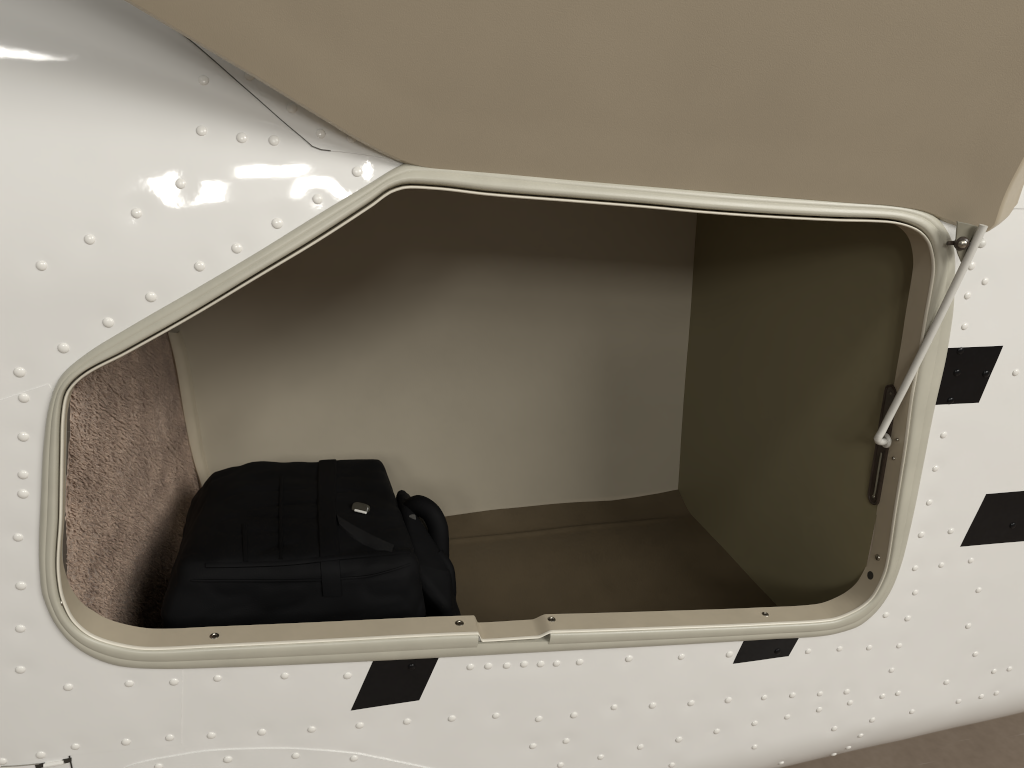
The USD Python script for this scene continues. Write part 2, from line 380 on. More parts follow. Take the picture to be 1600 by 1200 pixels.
# corner fairing by the hinge
corner_line = smooth_line([(262,36),(300,66),(390,144),(470,213),(497,233),(540,238),(600,247),(640,258)], 30)
hinge_piece = Polygon(np.vstack([xt(corner_line), xt([(760,268),(700,200),(500,60),(400,-30),(300,-60),(225,-10)])])).difference(frame_cover)
obj('hinge_fairing', sheet(biggest(hinge_piece), 0.004, 0.0010, 0.0014), 'white', AIR, smooth=40, label='narrow white fairing strip beside the door edge')
obj('panel_gap', strip(xt(corner_line[:22]), 0.0007, 0.0013), 'seam', AIR, label='thin dark gap along the fairing')
# belly access fairing, lower left
fair = smooth_line([(190,1203),(206,1195),(262,1183),(337,1172),(431,1169),(506,1172),(562,1178),(620,1189),(690,1204)], 40)
fx = xt(fair)
obj('access_cover', sheet(Polygon(np.vstack([fx, fx[-1:] + [[0.1, -0.09]], fx[:1] + [[-0.05, -0.09]]])), 0.004, 0.0014, 0.0017), 'white', AIR, smooth=25, label='raised rounded cover at the lower edge')
# rivets
cover_lo, cover_hp, cover_f = lower_left, biggest(hinge_piece), Polygon(np.vstack([fx, fx[-1:] + [[0.1, -0.09]], fx[:1] + [[-0.05, -0.09]]]))
from shapely.geometry import Point
for i, (x, t) in enumerate(rv):
    p = Point(x, t); h0 = 0.0007 if cover_lo.contains(p) else 0.0010 if cover_hp.contains(p) else 0.0016 if cover_f.contains(p) else 0.0
    rivet(x, t, (0.0044 if x < 0.4 else 0.0041) * (0.94 + 0.12 * rng.random()), 'rivet', skin, h0=h0)

# black lettering fragments (vinyl strokes that the door cuts through)
strokes = [([(1470,544),(1567,540),(1529,629),(1450,633)], 'black lettering stroke right of the opening, upper one'),
           ([(1541,772),(1600,767),(1680,760),(1640,840),(1600,845),(1500,854)], 'black lettering stroke at the right edge of the picture'),
           ([(597,1004),(704,995),(688,1022),(655,1094),(548,1110),(585,1028)], 'black lettering stroke below the left half of the sill'),
           ([(1172,985),(1256,980),(1248,997),(1232,1025),(1145,1037),(1164,998)], 'black lettering stroke below the right half of the sill')]
for pts, lab in strokes:
    g = biggest(px_poly(pts).difference(frame_cover))
    sp = obj('lettering_stroke', sheet(g, 0.004, 0.00035, 0.0004), 'black', AIR, smooth=40, label=lab)
    for x, t in rb:
        if g.contains(Point(x, t)): rivet(x, t, 0.0042, 'black', sp, h0=0.0004)

# beige frame round the opening
def ring_mesh(rows, closed=True, keep=None):
    """rows: list of (N,3) loops. keep: mask of columns that exist."""
    R = np.array(rows); k, n = R.shape[:2]; V = R.reshape(-1, 3); Fc = []
    for i in range(k - 1):
        for j in range(n if closed else n - 1):
            j2 = (j + 1) % n
            if keep is not None and not (keep[j] and keep[j2]): continue
            Fc += [[i * n + j, i * n + j2, (i + 1) * n + j2], [i * n + j, (i + 1) * n + j2, (i + 1) * n + j]]
    return trimesh.Trimesh(V, Fc, process=False)
def row(w, h):
    q = outr * (1 - w) + band_in * w
    return P(q[:, 0], q[:, 1], h, flat=True)
prof_out = [(0.0, -0.001), (0.01, 0.0014), (0.05, 0.0028), (0.14, 0.0048), (0.30, 0.0064), (0.45, 0.0066), (0.60, 0.0058), (0.61, -0.010)]
prof_in = [(0.44, 0.0058), (0.52, 0.0069), (0.62, 0.0077), (0.76, 0.0083), (0.86, 0.0082), (0.94, 0.0072), (0.985, 0.0050), (1.0, 0.002), (1.0, -0.016)]
in_notch = bot_side & (lipr[:, 0] > s_px[0, 0]) & (lipr[:, 0] < s_px[1, 0])
fr = obj('door_frame', ring_mesh([row(w, h) for w, h in prof_out]), 'rim', AIR, smooth=50)
kp = ~in_notch
mi = ring_mesh([row(w, h) for w, h in prof_in], keep=kp)
# closed ends either side of the latch notch
ends = np.where(kp & (~np.roll(kp, 1) | ~np.roll(kp, -1)))[0]
caps = []
for e in ends:
    col = np.array([row(w, h)[e] for w, h in prof_in]); c = col.mean(0)
    caps.append(trimesh.Trimesh(np.vstack([col, c]), [[i, i + 1, len(col)] for i in range(len(col) - 1)] + [[len(col) - 1, 0, len(col)]], process=False))
obj('frame_lip_band', cat([mi] + caps), 'rim', AIR, smooth=50, label='inner half of the beige frame, cut out at the latch notch')

# the jamb: thin sheet that turns inwards, dipping at the notch
dip = np.zeros(N)
a, b = s_px[0, 0], s_px[1, 0]
xx = lipr[:, 0]
def sm(e0, e1, v): t = np.clip((v - e0) / (e1 - e0), 0, 1); return t * t * (3 - 2 * t)
dip = np.where(bot_side, 0.0098 * sm(a - 0.003, a + 0.004, xx) * (1 - sm(b - 0.012, b + 0.004, xx)) * (1 - 0.25 * sm(a, b, xx)), 0)
NJ = 1400
def up(a, closed=True): 
    j = np.linspace(0, N, NJ, endpoint=False); return np.interp(j, np.arange(N + 1), np.r_[a, a[:1]])
lx, lt = up(lipr[:, 0]), up(lipr[:, 1]); nx, nt = up(lip_n[:, 0]), up(lip_n[:, 1])
bs = up(bot_side.astype(float)) > 0.5
dipj = np.where(bs, 0.0098 * sm(a - 0.003, a + 0.003, lx) * (1 - sm(b - 0.014, b + 0.003, lx)) * (1 - 0.3 * sm(a, b, lx)), 0)
depth = np.interp(up(blur(np.where(left_side & (lipr[:, 1] > l_xt[-1, 1] + 0.0), 0.0, 1.0), 15)), [0, 1], [0.0035, 0.025])
def jrow(out, dep):
    q = np.stack([lx + nx * (out + dipj), lt + nt * (out + dipj)], -1)
    p = P(q[:, 0], q[:, 1], 0.0, flat=True); p[:, 1] += dep
    return p
one = np.ones(NJ)
rows_j = [jrow(0.0016, depth), jrow(0.0016, -0.0045 * one), jrow(0.0012, -0.0054 * one), jrow(0.0005, -0.0056 * one), jrow(0.0001, -0.0048 * one), jrow(0.0, -0.003 * one), jrow(0.0, depth * 0.5), jrow(0.0, depth), jrow(0.024, depth)]
jamb = obj('door_jamb', ring_mesh(rows_j), 'jamb', AIR, smooth=45)
lipw = ring_mesh([jrow(0.0018, -0.0040 * one), jrow(0.0018, -0.0054 * one), jrow(0.0009, -0.0062 * one), jrow(0.0, -0.0058 * one), jrow(-0.0004, -0.0046 * one), jrow(-0.0004, -0.0030 * one)])
obj('lip_edge', lipw, 'lip', AIR, smooth=60, label='thin pale metal edge running round the opening')

# ------------------------------------------------------------------ the baggage compartment
DB = 0.49
def quad(A, B, C, D, nu, nv, amp=0.0, seed=0, sc=8.0):
    """Bilinear wall A-B (front/top...) with a gentle wave; A B along u, A D along v."""
    u, v = np.meshgrid(np.linspace(0, 1, nu), np.linspace(0, 1, nv)); u, v = u[..., None], v[..., None]
    p = (1 - u) * (1 - v) * A + u * (1 - v) * B + u * v * C + (1 - u) * v * D
    n = np.cross(B - A, D - A); n /= np.linalg.norm(n)
    p = p + n * (amp * (meshkit.fbm(p * sc, 2, seed) - 0.5))[..., None]
    i = np.arange(nu * nv).reshape(nv, nu)
    f = np.concatenate([np.stack([i[:-1, :-1], i[:-1, 1:], i[1:, 1:]], -1).reshape(-1, 3), np.stack([i[:-1, :-1], i[1:, 1:], i[1:, :-1]], -1).reshape(-1, 3)])
    return trimesh.Trimesh(p.reshape(-1, 3), f, process=False)
A3 = lambda *q: np.array(q, float)
brt, brb = at_y(*A3(1085, 335), DB), at_y(*A3(1055, 770), DB)     # back right edge
blt, blb = at_y(*A3(266, 530), DB), at_y(*A3(312, 750), DB)       # back left edge
def ext(a, b, z): return a + (b - a) * (z - a[2]) / (b[2] - a[2])
ZT, ZB = -0.06, brb[2] - 0.03
b00, b10, b11, b01 = ext(blt, blb, ZT), ext(brt, brb, ZT), ext(brt, brb, ZB), ext(blt, blb, ZB)
obj('back_panel', quad(b00, b10 + [0.012, 0, 0], b11 + [0.012, 0, 0], b01, 60, 50, 0.006, 4, 5.0), 'wall', AIR, smooth=True)
frt, frb = at_y(*A3(1407, 500), 0.026), at_y(*A3(1346, 800), 0.026)
f0, f1 = ext(frt, frb, ZT), ext(frt, frb, ZB)
f0 += [0.017, -0.002, 0]; f1 += [0.022, -0.002, 0]
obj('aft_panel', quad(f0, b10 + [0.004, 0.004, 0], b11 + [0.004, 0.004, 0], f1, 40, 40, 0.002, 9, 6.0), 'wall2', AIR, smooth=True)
# headliner above
zc = -0.055
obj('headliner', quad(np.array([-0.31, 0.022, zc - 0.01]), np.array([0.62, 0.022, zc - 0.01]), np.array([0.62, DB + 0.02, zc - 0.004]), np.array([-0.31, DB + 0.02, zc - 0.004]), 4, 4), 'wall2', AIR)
# shaded inner face behind the skin ahead of and behind the opening (keeps the bay closed)
# floor mat: flat, a rounded ridge, then a cove up the back wall
edge_px = np.array([(300, 858), (500, 835), (620, 818), (685, 809), (773, 796), (864, 788), (955, 782), (1035, 770), (1056, 766)], float)
ee = at_y(edge_px[:, 0], edge_px[:, 1], DB - 0.003)
rg = np.array([(696, 837), (867, 815), (1025, 798)], float)
ZF = brb[2] - 0.004
zfloor = ZF - 0.012
def fl(x, y):
    top = np.interp(x, ee[:, 0], ee[:, 2])
    yr = DB - 0.055
    v = np.clip((y - yr) / (DB - 0.003 - yr), 0, 1)
    z = zfloor + (top - zfloor) * v ** 1.5
    z += 0.0035 * np.exp(-((y - yr + 0.004) / 0.006) ** 2) * np.clip((brb[0] - 0.02 - x) / 0.05, 0, 1)
    return z + 0.003 * (meshkit.noise(np.stack([x * 9, y * 9, 0 * x], -1), 2) - 0.5)
gx, gy = np.meshgrid(np.linspace(-0.33, 0.62, 80), np.r_[np.linspace(0.02, 0.41, 24), np.linspace(0.414, DB - 0.003, 30)])
gz = fl(gx, gy); nu, nv = gx.shape[1], gx.shape[0]
i = np.arange(nu * nv).reshape(nv, nu)
ff = np.concatenate([np.stack([i[:-1, :-1], i[:-1, 1:], i[1:, 1:]], -1).reshape(-1, 3), np.stack([i[:-1, :-1], i[1:, 1:], i[1:, :-1]], -1).reshape(-1, 3)])
obj('floor_mat', trimesh.Trimesh(np.stack([gx, gy, gz], -1).reshape(-1, 3), ff, process=False), 'floor', AIR, smooth=True)
# front wall below the sill, inside
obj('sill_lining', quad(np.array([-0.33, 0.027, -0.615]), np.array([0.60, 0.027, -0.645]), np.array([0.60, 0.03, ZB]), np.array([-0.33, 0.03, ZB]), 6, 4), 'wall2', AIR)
# carpeted bulkhead on the left
lf_t, lf_b = at_y(*A3(99, 640), 0.004), at_y(*A3(94, 920), 0.004)
c0, c1 = ext(lf_t, lf_b, ZT), ext(lf_t, lf_b, ZB)
c0 += [-0.001, 0.026, 0]; c1 += [-0.001, 0.008, 0]
cm = quad(c0, b00, b01, c1, 260, 300)
vn = np.cross(b00 - c0, c1 - c0); vn /= np.linalg.norm(vn)
if vn[0] < 0: vn = -vn
p = cm.vertices * [420, 420, 190]
cm.vertices += vn * (0.0018 * (meshkit.fbm(p, 2, 11) - 0.5) + 0.004 * (meshkit.noise(cm.vertices * 14, 6) - 0.5))[:, None]
carpet = obj('carpeted_bulkhead', cm, 'carpet', AIR, smooth=True)
# pile: short tufts leaning downwards
rng = np.random.default_rng(21)
nt_ = 26000
u, v = rng.random(nt_) ** 0.9 * 0.97, 0.25 + 0.72 * rng.random(nt_)
u, v = u[:, None], v[:, None]
bp = (1 - u) * (1 - v) * c0 + u * (1 - v) * b00 + u * v * b01 + (1 - u) * v * c1
side = (b00 - c0) / np.linalg.norm(b00 - c0)
L = 0.002 + 0.0025 * rng.random((nt_, 1))
dirv = np.array([0, 0, -1.0]) * (0.75 + 0.4 * rng.random((nt_, 1))) + vn * (0.35 + 0.5 * rng.random((nt_, 1))) + side * rng.normal(0, 0.55, (nt_, 1))
wd = 0.0007 + 0.0006 * rng.random((nt_, 1))
q0 = bp + vn * 0.0005
mid = q0 + dirv * L * 0.6 + vn * 0.0012; tip = q0 + dirv * L
V = np.stack([q0 - side * wd, q0 + side * wd, mid + side * wd, mid - side * wd, tip], 1).reshape(-1, 3)
k = np.arange(nt_)[:, None] * 5
Fc = np.concatenate([k + [0, 1, 2], k + [0, 2, 3], k + [3, 2, 4]], 0)
obj('carpet_pile', trimesh.Trimesh(V, Fc, process=False), 'carpet', carpet, smooth=False, kind='stuff')
# pale trim down the corner between carpet and back panel
tl = smooth_line([(258,515),(268,560),(283,640),(300,718),(312,760),(325,830)], 30)
tr = smooth_line([(278,520),(290,560),(304,640),(318,718),(330,760),(343,830)], 30)
wv = 1.6 * np.sin(np.linspace(0, 9, 30))
tl[:, 0] += wv * 0.7
L3, R3 = at_y(tl[:, 0], tl[:, 1], DB - 0.014), at_y(tr[:, 0], tr[:, 1], DB - 0.010)
M3 = (L3 + R3) / 2 + [0, -0.006, 0]
trim_rows = [L3 + [-0.003, 0.02, 0], L3, L3 + (M3 - L3) * 0.5 + [0, -0.0022, 0], M3, M3 + (R3 - M3) * 0.5 + [0, -0.001, 0], R3, R3 + [0.002, 0.02, 0]]
tm = ring_mesh(trim_rows, closed=False)
obj('corner_trim', tm, 'jamb', AIR, smooth=40, label='pale beige trim strip in the left rear corner')

# screws on the jamb, plain nail-head shape with a slot
def disc_on(p, n, r, h, mat, parent, name, cross=True):
    n = np.asarray(n, float) / np.linalg.norm(n)
    a = np.cross(n, [0.3, 0.9, 0.1]); a /= np.linalg.norm(a); b = np.cross(n, a); kk = 16
    th = np.linspace(0, 2 * math.pi, kk, endpoint=False); V = []; Fc = []
    prof = [(1.0, -0.2), (1.0, 0.25), (0.85, 0.7), (0.5, 0.95)] + ([(0.38, 0.3), (0.1, 0.2)] if cross else [(0.2, 1.0)])
    for q, (rr, hh) in enumerate(prof):
        V.append(p + r * rr * (np.cos(th)[:, None] * a + np.sin(th)[:, None] * b) + n * h * hh)
        if q:
            for j in range(kk):
                i0, i1 = (q - 1) * kk + j, (q - 1) * kk + (j + 1) % kk
                Fc += [[i0, i1, i1 + kk], [i0, i1 + kk, i0 + kk]]
    Fc += [[(len(prof) - 1) * kk + j, (len(prof) - 1) * kk + (j + 1) % kk, len(prof) * kk] for j in range(kk)]
    V.append((p + n * h * prof[-1][1])[None])
    m = trimesh.Trimesh(np.vstack(V), Fc, process=False)
    obj(name, m, mat, parent, smooth=35)
def on_jamb(px, py):
    """Walk along the ray to the inward facing jamb."""
    d = ray(np.array(px, float), np.array(py, float)); best = None
    for y in np.linspace(-0.002, 0.03, 120):
        s = (y - CAM[1]) / d[1]; q = CAM + d * s
        dist = np.hypot(lx + nx * dipj - q[0], lt + nt * dipj - q[2])
        k = np.argmin(dist); side = (q[0] - lx[k] - nx[k] * dipj[k]) * nx[k] + (q[2] - lt[k] - nt[k] * dipj[k]) * nt[k]
        if best is None or abs(side) < best[0]: best = (abs(side), q, k)
    return best[1], np.array([-nx[best[2]], 0, -nt[best[2]]])
for sx, sy, r in ((335, 994, 0.0046), (718, 974, 0.0048), (862, 968, 0.0046), (1196, 960, 0.0040)):
    q, n = on_jamb(sx, sy); disc_on(q, n, r, 0.0014, 'steel', jamb, 'screw')
for sx, sy, r in ((1372, 871, 0.0038), (98, 941, 0.0036), (1403, 687, 0.0018), (1397, 716, 0.0020), (1406, 627, 0.0018)):
    q, n = on_jamb(sx, sy); disc_on(q, n, r, 0.0022, 'steel', jamb, 'stud', False)
q, n = on_jamb(1360, 899); disc_on(q, n, 0.0052, 0.0006, 'dark', jamb, 'drain_hole', False)

# slide track on the right jamb: capsule shaped dark slot with a raised rim
q1, n1 = on_jamb(1420, 560); q2, _ = on_jamb(1380, 800)
dz = (q2 - q1) * [1, 0, 1]; dz /= np.linalg.norm(dz); dy = np.array([0, 1.0, 0]); nj = np.cross(dy, dz); nj = nj if nj[0] < 0 else -nj
T0 = on_plane(*A3(1394, 614), q1, nj); T1 = on_plane(*A3(1367, 776), q1, nj)
ax = T1 - T0; ln = np.linalg.norm(ax); ax /= ln; cr = np.cross(nj, ax)
def capsule(r, h0, h1, inset=0.0):
    th = np.linspace(0, math.pi, 12)
    ring = [T0 + cr * math.cos(t) * r - ax * math.sin(t) * r for t in th] + [T1 - cr * math.cos(t) * r + ax * math.sin(t) * r for t in th]
    return np.array(ring)
def plate(ring_rows, cap=True):
    R = np.array(ring_rows); m = ring_mesh(R); V, Fc = m.vertices, list(map(list, m.faces)); n = R.shape[1]
    if cap:
        V = np.vstack([V, R[-1].mean(0)]); k0 = (len(R) - 1) * n
        Fc += [[k0 + j, k0 + (j + 1) % n, len(V) - 1] for j in range(n)]
    return trimesh.Trimesh(V, Fc, process=False)
rs = 0.0098
track = obj('slide_track', plate([capsule(rs, 0, 0) + nj * 0.0002, capsule(rs, 0, 0) + nj * 0.003, capsule(rs * 0.86, 0, 0) + nj * 0.0036, capsule(rs * 0.74, 0, 0) + nj * 0.003, capsule(rs * 0.72, 0, 0) + nj * 0.0022]), 'slot', AIR, smooth=40, label='dark slotted metal track on the right jamb')
rail = T0 + ax * ln * 0.55
obj('rail', tube(smooth_line([rail + nj * 0.0025 + cr * 0.002, T1 + nj * 0.0025 + cr * 0.002 - ax * 0.008, T1 + nj * 0.002], 12), 0.0011, 8), 'bracket', track)
disc_on(T1 + nj * 0.001, nj, 0.0026, 0.002, 'steel', track, 'track_screw')
disc_on(T0 + nj * 0.001, nj, 0.0022, 0.002, 'steel', track, 'track_screw')

# ------------------------------------------------------------------ the baggage door, swung up
H0 = P(*xt([(640, 262)])[0], 0.004, True); H1 = P(*xt([(1450, 329)])[0], 0.004, True)
LEAN = math.radians(30)
ex = (H1 - H0) / np.linalg.norm(H1 - H0)
wv_ = np.array([0, -math.sin(LEAN), math.cos(LEAN)]); ew = wv_ - ex * (wv_ @ ex); ew /= np.linalg.norm(ew)
en = np.cross(ex, ew); en = en if en[1] < 0 else -en                # inner face, towards us
Hp = H0 + en * 0.002
def door_uv(pts, off=0.0):
    a = np.asarray(pts, float); q = on_plane(a[:, 0], a[:, 1], Hp - en * off, en) - Hp
    return np.stack([q @ ex, q @ ew], -1)
left = door_uv([(635, 257), (600, 241), (560, 220), (400, 122), (265, 42)])
right = door_uv([(1584, 334), (1601, 290)], 0.012)
bottom = np.vstack([door_uv([(1574, 350), (1562, 356), (1547, 358)], 0.008), door_uv([(1532, 357)], 0.002), door_uv([(1497, 349), (1462, 337), (1440, 328), (1375, 325), (1200, 311), (960, 292), (872, 286), (760, 277), (680, 267)])])
WT = 0.40
ldir = (left[-1] - left[1]) / np.linalg.norm(left[-1] - left[1])
ltop = left[-1] + ldir * (WT - left[-1][1]) / ldir[1]
rdir = (right[1] - right[0]) / np.linalg.norm(right[1] - right[0])
rdir = np.array([0.10, 1.0]) if abs(rdir[1]) < 0.3 else rdir
rtop = right[1] + np.array([rdir[0] * 0.5, rdir[1]]) * (WT - right[1][1]) / rdir[1]
ring = np.vstack([left, ltop[None], rtop[None], right[::-1], bottom])
pg = Polygon(ring).buffer(0)
pg = biggest(pg.buffer(-0.004).buffer(0.0065, quad_segs=8))
dr = dense(np.array(pg.exterior.coords)[:-1], 0.004)
from shapely import affinity
inset = biggest(pg.buffer(-0.0045, quad_segs=8).intersection(affinity.translate(pg.buffer(-0.006), -0.030, 0)))
ie = inset.exterior
fp = np.array([ie.interpolate(ie.project(Point(*q))).coords[0] for q in dr])
fp = np.stack([np.convolve(np.r_[fp[-3:, i], fp[:, i], fp[:3, i]], np.ones(7) / 7, 'valid') for i in (0, 1)], -1)
PRF = [(1.0, 0.0), (0.95, 0.012), (0.88, 0.06), (0.80, 0.14), (0.20, 0.82), (0.12, 0.90), (0.04, 0.97), (0.0, 1.06)]
bev = np.clip(np.linalg.norm(fp - dr, axis=1), 0, 0.03) * 0.8
fold = door_uv([(1425, 322), (1590, 186)]); fd = fold[1] - fold[0]; fd /= np.linalg.norm(fd)
def fold_h(q):
    sd = (q[:, 0] - fold[0][0]) * fd[1] - (q[:, 1] - fold[0][1]) * fd[0]
    sd = np.clip(sd + 0.014, 0, None)
    return 0.085 * np.where(sd < 0.028, sd * sd / 0.056, sd - 0.014)
def door_row(a, b):
    q = dr + (fp - dr) * a
    return Hp + q[:, :1] * ex + q[:, 1:] * ew + en * (fold_h(q) - bev * b)[:, None]
rows_d = [Hp + dr[:, :1] * ex + dr[:, 1:] * ew - en * 0.034] + [door_row(*q) for q in PRF[::-1]]
dm = ring_mesh(rows_d)
# inner face as its own fine sheet, gently dished
face = biggest(Polygon(fp).buffer(0))
gx, gy = np.meshgrid(np.arange(-0.8, 1.0, 0.010), np.arange(-0.1, 0.5, 0.010))
G = np.stack([gx.ravel(), gy.ravel()], -1); G = G[shapely.contains_xy(face.buffer(-0.005), G[:, 0], G[:, 1])]
AA = np.vstack([fp, G]); DD = Delaunay(AA).simplices; cc = AA[DD].mean(1); DD = DD[shapely.contains_xy(face, cc[:, 0], cc[:, 1])]
dist = shapely.distance(face.exterior, shapely.points(AA))
hh = -0.001 * np.clip(dist / 0.05, 0, 1) ** 2 + 0.0018 * (meshkit.fbm(np.c_[AA * 5, 0 * AA[:, :1]], 2, 5) - 0.5) * np.clip(dist / 0.04, 0, 1)
hh = hh + fold_h(AA)
fm = trimesh.Trimesh(Hp + AA[:, :1] * ex + AA[:, 1:] * ew + en * hh[:, None], DD, process=False)
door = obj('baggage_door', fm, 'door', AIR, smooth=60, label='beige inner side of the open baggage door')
obj('door_flange', dm, 'flange', door, smooth=35, label='turned edge of the door, lamp light painted in as lighter beige')
back_rows = Hp + dr[:, :1] * ex + dr[:, 1:] * ew - en * 0.0345
k0 = len(back_rows)
od = Delaunay(dr).simplices; oc = dr[od].mean(1); od = od[shapely.contains_xy(pg, oc[:, 0], oc[:, 1])]
obj('outer_skin', trimesh.Trimesh(back_rows, od, process=False), 'white', door, smooth=True, label='white painted outer side of the door')
# stay bracket on the door's lower right corner
bp_ = np.array([(1496,346),(1516,350),(1534,356),(1524,378),(1509,404),(1502,410),(1497,398),(1493,384)], float)
YB = -0.022
b3 = at_y(bp_[:, 0], bp_[:, 1], YB)
nb = np.array([-0.45, -0.9, 0]); nb /= np.linalg.norm(nb)
obj('stay_bracket', plate([b3 - nb * 0.0028, b3, b3 + (b3.mean(0) - b3) * 0.06 + nb * 0.0004]), 'bracket', door, smooth=30, label='dull grey-green hinge bracket plate')
bc = at_y(*A3(1502, 380), YB)
disc_on(bc + nb * 0.0004, nb, 0.0068, 0.0050, 'slot', door, 'bolt_head')
disc_on(bc + nb * 0.004, nb, 0.0042, 0.0030, 'steel', door, 'bolt_head', False)
pc = at_y(*A3(1497, 382), YB)
obj('bolt_shank', tube([bc + [0.002, 0.004, 0], bc + [-0.010, 0.006, -0.001]], 0.0022, 10), 'slot', door)
# the stay rod: pale rod, hooked at its foot into the track
R0 = at_y(*A3(1537, 352), -0.030); R1 = at_y(*A3(1377, 676), 0.006)
foot = on_plane(*A3(1384, 688), q1 + nj * 0.006, nj)
pts = [R0, R0 + (R1 - R0) * 0.35 + [0.0012, 0, 0], R0 + (R1 - R0) * 0.7 + [0.001, 0, 0], R1, at_y(*A3(1371, 685), 0.006), at_y(*A3(1375, 690), 0.010), foot]
stay = obj('door_stay', tube(smooth_line(pts, 60), 0.0040, 14), 'rod', AIR, smooth=50, label='pale rod that props the baggage door open')
# ball ring round the foot
ringc = foot + nj * 0.0003
ra, rb2 = dz, dy
th = np.linspace(0, 2 * math.pi, 25)
bush = tube([ringc + 0.0062 * (math.cos(t) * ra + math.sin(t) * rb2) for t in th], 0.0026, 10, cap=False)
obj('bush', bush, 'rod', stay, smooth=50)
tc_ = at_y(*A3(1532, 380), -0.024)
disc_on(tc_, [-0.2, -0.95, 0.2], 0.0048, 0.0042, 'rod', stay, 'stay_rivet', False)
# small piano hinge at the lower left corner of the skin
h_ = xt([(64, 1195), (106, 1187), (109, 1180), (114, 1203), (34, 1196), (20, 1203), (60, 1196)])
for nm, i0, ww in (('hinge_gap', 0, 0.0046), ('hinge_gap', 1, 0.0042)):
    cpt = h_[i0]; obj(nm, sheet(Polygon([cpt + [-ww, -ww * 0.55], cpt + [ww * .8, -ww * 0.5], cpt + [ww, ww * 0.6], cpt + [-ww, ww * 0.5]]), 0.002, 0.0013, 0.001), 'dark', AIR)
obj('panel_gap', strip(np.array([h_[2], h_[3]]), 0.0012, 0.0013), 'dark', AIR)
obj('panel_gap', strip(np.array([h_[0] + [0.004, -0.002], h_[1] + [0.002, -0.002]]), 0.0010, 0.0013), 'dark', AIR)
obj('panel_gap', strip(np.vstack([xt([(2, 1197), (30, 1195), (62, 1192)])]), 0.0008, 0.0013), 'seal', AIR)
kx = xt([(70, 1194), (101, 1189)])
obj('hinge_knuckle', tube(P(kx[:, 0], kx[:, 1], 0.0012), 0.0024, 10), 'rivet', AIR)

# ------------------------------------------------------------------ black bag
BAG = '/World/black_bag'
UsdGeom.Xform.Define(stage, BAG)
tag(stage.GetPrimAtPath(BAG), 'soft black bag with straps and small badge, lying against the carpeted bulkhead', 'bag')
import manifold3d as mf
def hull_pts(c, r, n=14):
    return mf.Manifold.batch_hull([mf.Manifold.sphere(rr, n).translate(tuple(q)) for q, rr in zip(c, r)])
def to_tri(m): q = m.to_mesh(); return trimesh.Trimesh(q.vert_properties[:, :3], q.tri_verts, process=True)
zf = zfloor
def top_at(px, py, y): return at_y(*A3(px, py), y)
YF, YK = 0.085, 0.36
tfl, tfr = top_at(276, 884, YF), top_at(655, 872, YF)        # front edge of the top face
tkl, tkr = top_at(304, 758, YK), top_at(606, 704, YK)        # back edge
fl_, fr_ = top_at(251, 985, YF - 0.015), top_at(668, 975, YF - 0.015)
r = 0.022
c = [top_at(400, 717, YK - 0.01) + [0, -0.014, -0.014], top_at(342, 730, YK - 0.01) + [0, -0.014, -0.014], tfl + [r * .6, r * .7, -r], tfr + [-r, r * .7, -r], tkl + [r * .7, -r, -r * .8], tkr + [-r, -r, -r * .8],
     fl_ + [r * .7, r, 0], fr_ + [-r, r, 0], np.array([fl_[0] + r, YF - 0.005, zf + r]), np.array([fr_[0] - r, YF - 0.005, zf + r]),
     np.array([tkl[0] + r * .6, YK, zf + r]), np.array([tkr[0] + 0.005, YK, zf + r])]
rads = [0.014, 0.014, r, r * 1.1, r * .8, r * .7, r * .9, r, r, r, r, r]
body = to_tri(hull_pts(c, rads).refine_to_length(0.006))
trimesh.smoothing.filter_taubin(body, iterations=30)
def puff(m, amp, seed):
    v = m.vertices; n = m.vertex_normals
    f = meshkit.fbm(v * [13, 13, 16], 3, seed) - 0.5
    f2 = np.abs(meshkit.noise(v * [18, 30, 45], seed + 3) - 0.5)
    m.vertices = v + n * (amp * f - amp * 0.5 * np.maximum(0.12 - f2, 0) / 0.12 * 0.5)[:, None]
    return m
body = puff(body, 0.008, 3)
bag_body = obj('bag_body', body, 'cloth', BAG, smooth=True)
rmi = trimesh.ray.ray_triangle.RayMeshIntersector(body)
def on_bag(pts, off=0.0012):
    """Points of the bag's surface along the lines of sight."""
    a = np.asarray(pts, float); d = ray(a[:, 0], a[:, 1]); d = d / np.linalg.norm(d, axis=1, keepdims=True)
    loc, ri, ti = rmi.intersects_location(np.repeat(CAM[None], len(a), 0), d, multiple_hits=False)
    out = np.full((len(a), 3), np.nan); nn = np.zeros((len(a), 3))
    out[ri] = loc; nn[ri] = body.face_normals[ti]
    ok = ~np.isnan(out[:, 0]); 
    return out[ok] + nn[ok] * off, nn[ok]
def ribbon(pl, pr, th, mat, name, parent, n=26, label=None):
    """A webbing strap between two lines on the bag."""
    L_, R_ = smooth_line(pl, n), smooth_line(pr, n)
    rows = []
    W5 = [0, 0.08, 0.3, 0.5, 0.7, 0.92, 1.0]; H5 = [0.0, 1, 1.1, 1.15, 1.1, 1, 0.0]
    for w, h in zip(W5, H5):
        q = L_ * (1 - w) + R_ * w
        d = ray(q[:, 0], q[:, 1]); d /= np.linalg.norm(d, axis=1, keepdims=True)
        loc, ri, ti = rmi.intersects_location(np.repeat(CAM[None], len(q), 0), d, multiple_hits=False)
        o = np.full((n, 3), np.nan); nn = np.zeros((n, 3)); o[ri] = loc; nn[ri] = body.vertex_normals[body.faces[ti][:, 0]]
        rows.append(o + nn * (th * h - 0.0004))
    R = np.array(rows); good = ~np.isnan(R).any((0, 2)); R = R[:, good]
    if R.shape[1] < 2: return None
    for _ in range(2): R[:, 1:-1] = (R[:, :-2] + 2 * R[:, 1:-1] + R[:, 2:]) / 4
    return obj(name, ring_mesh(R, closed=False), mat, parent, smooth=40, label=label)
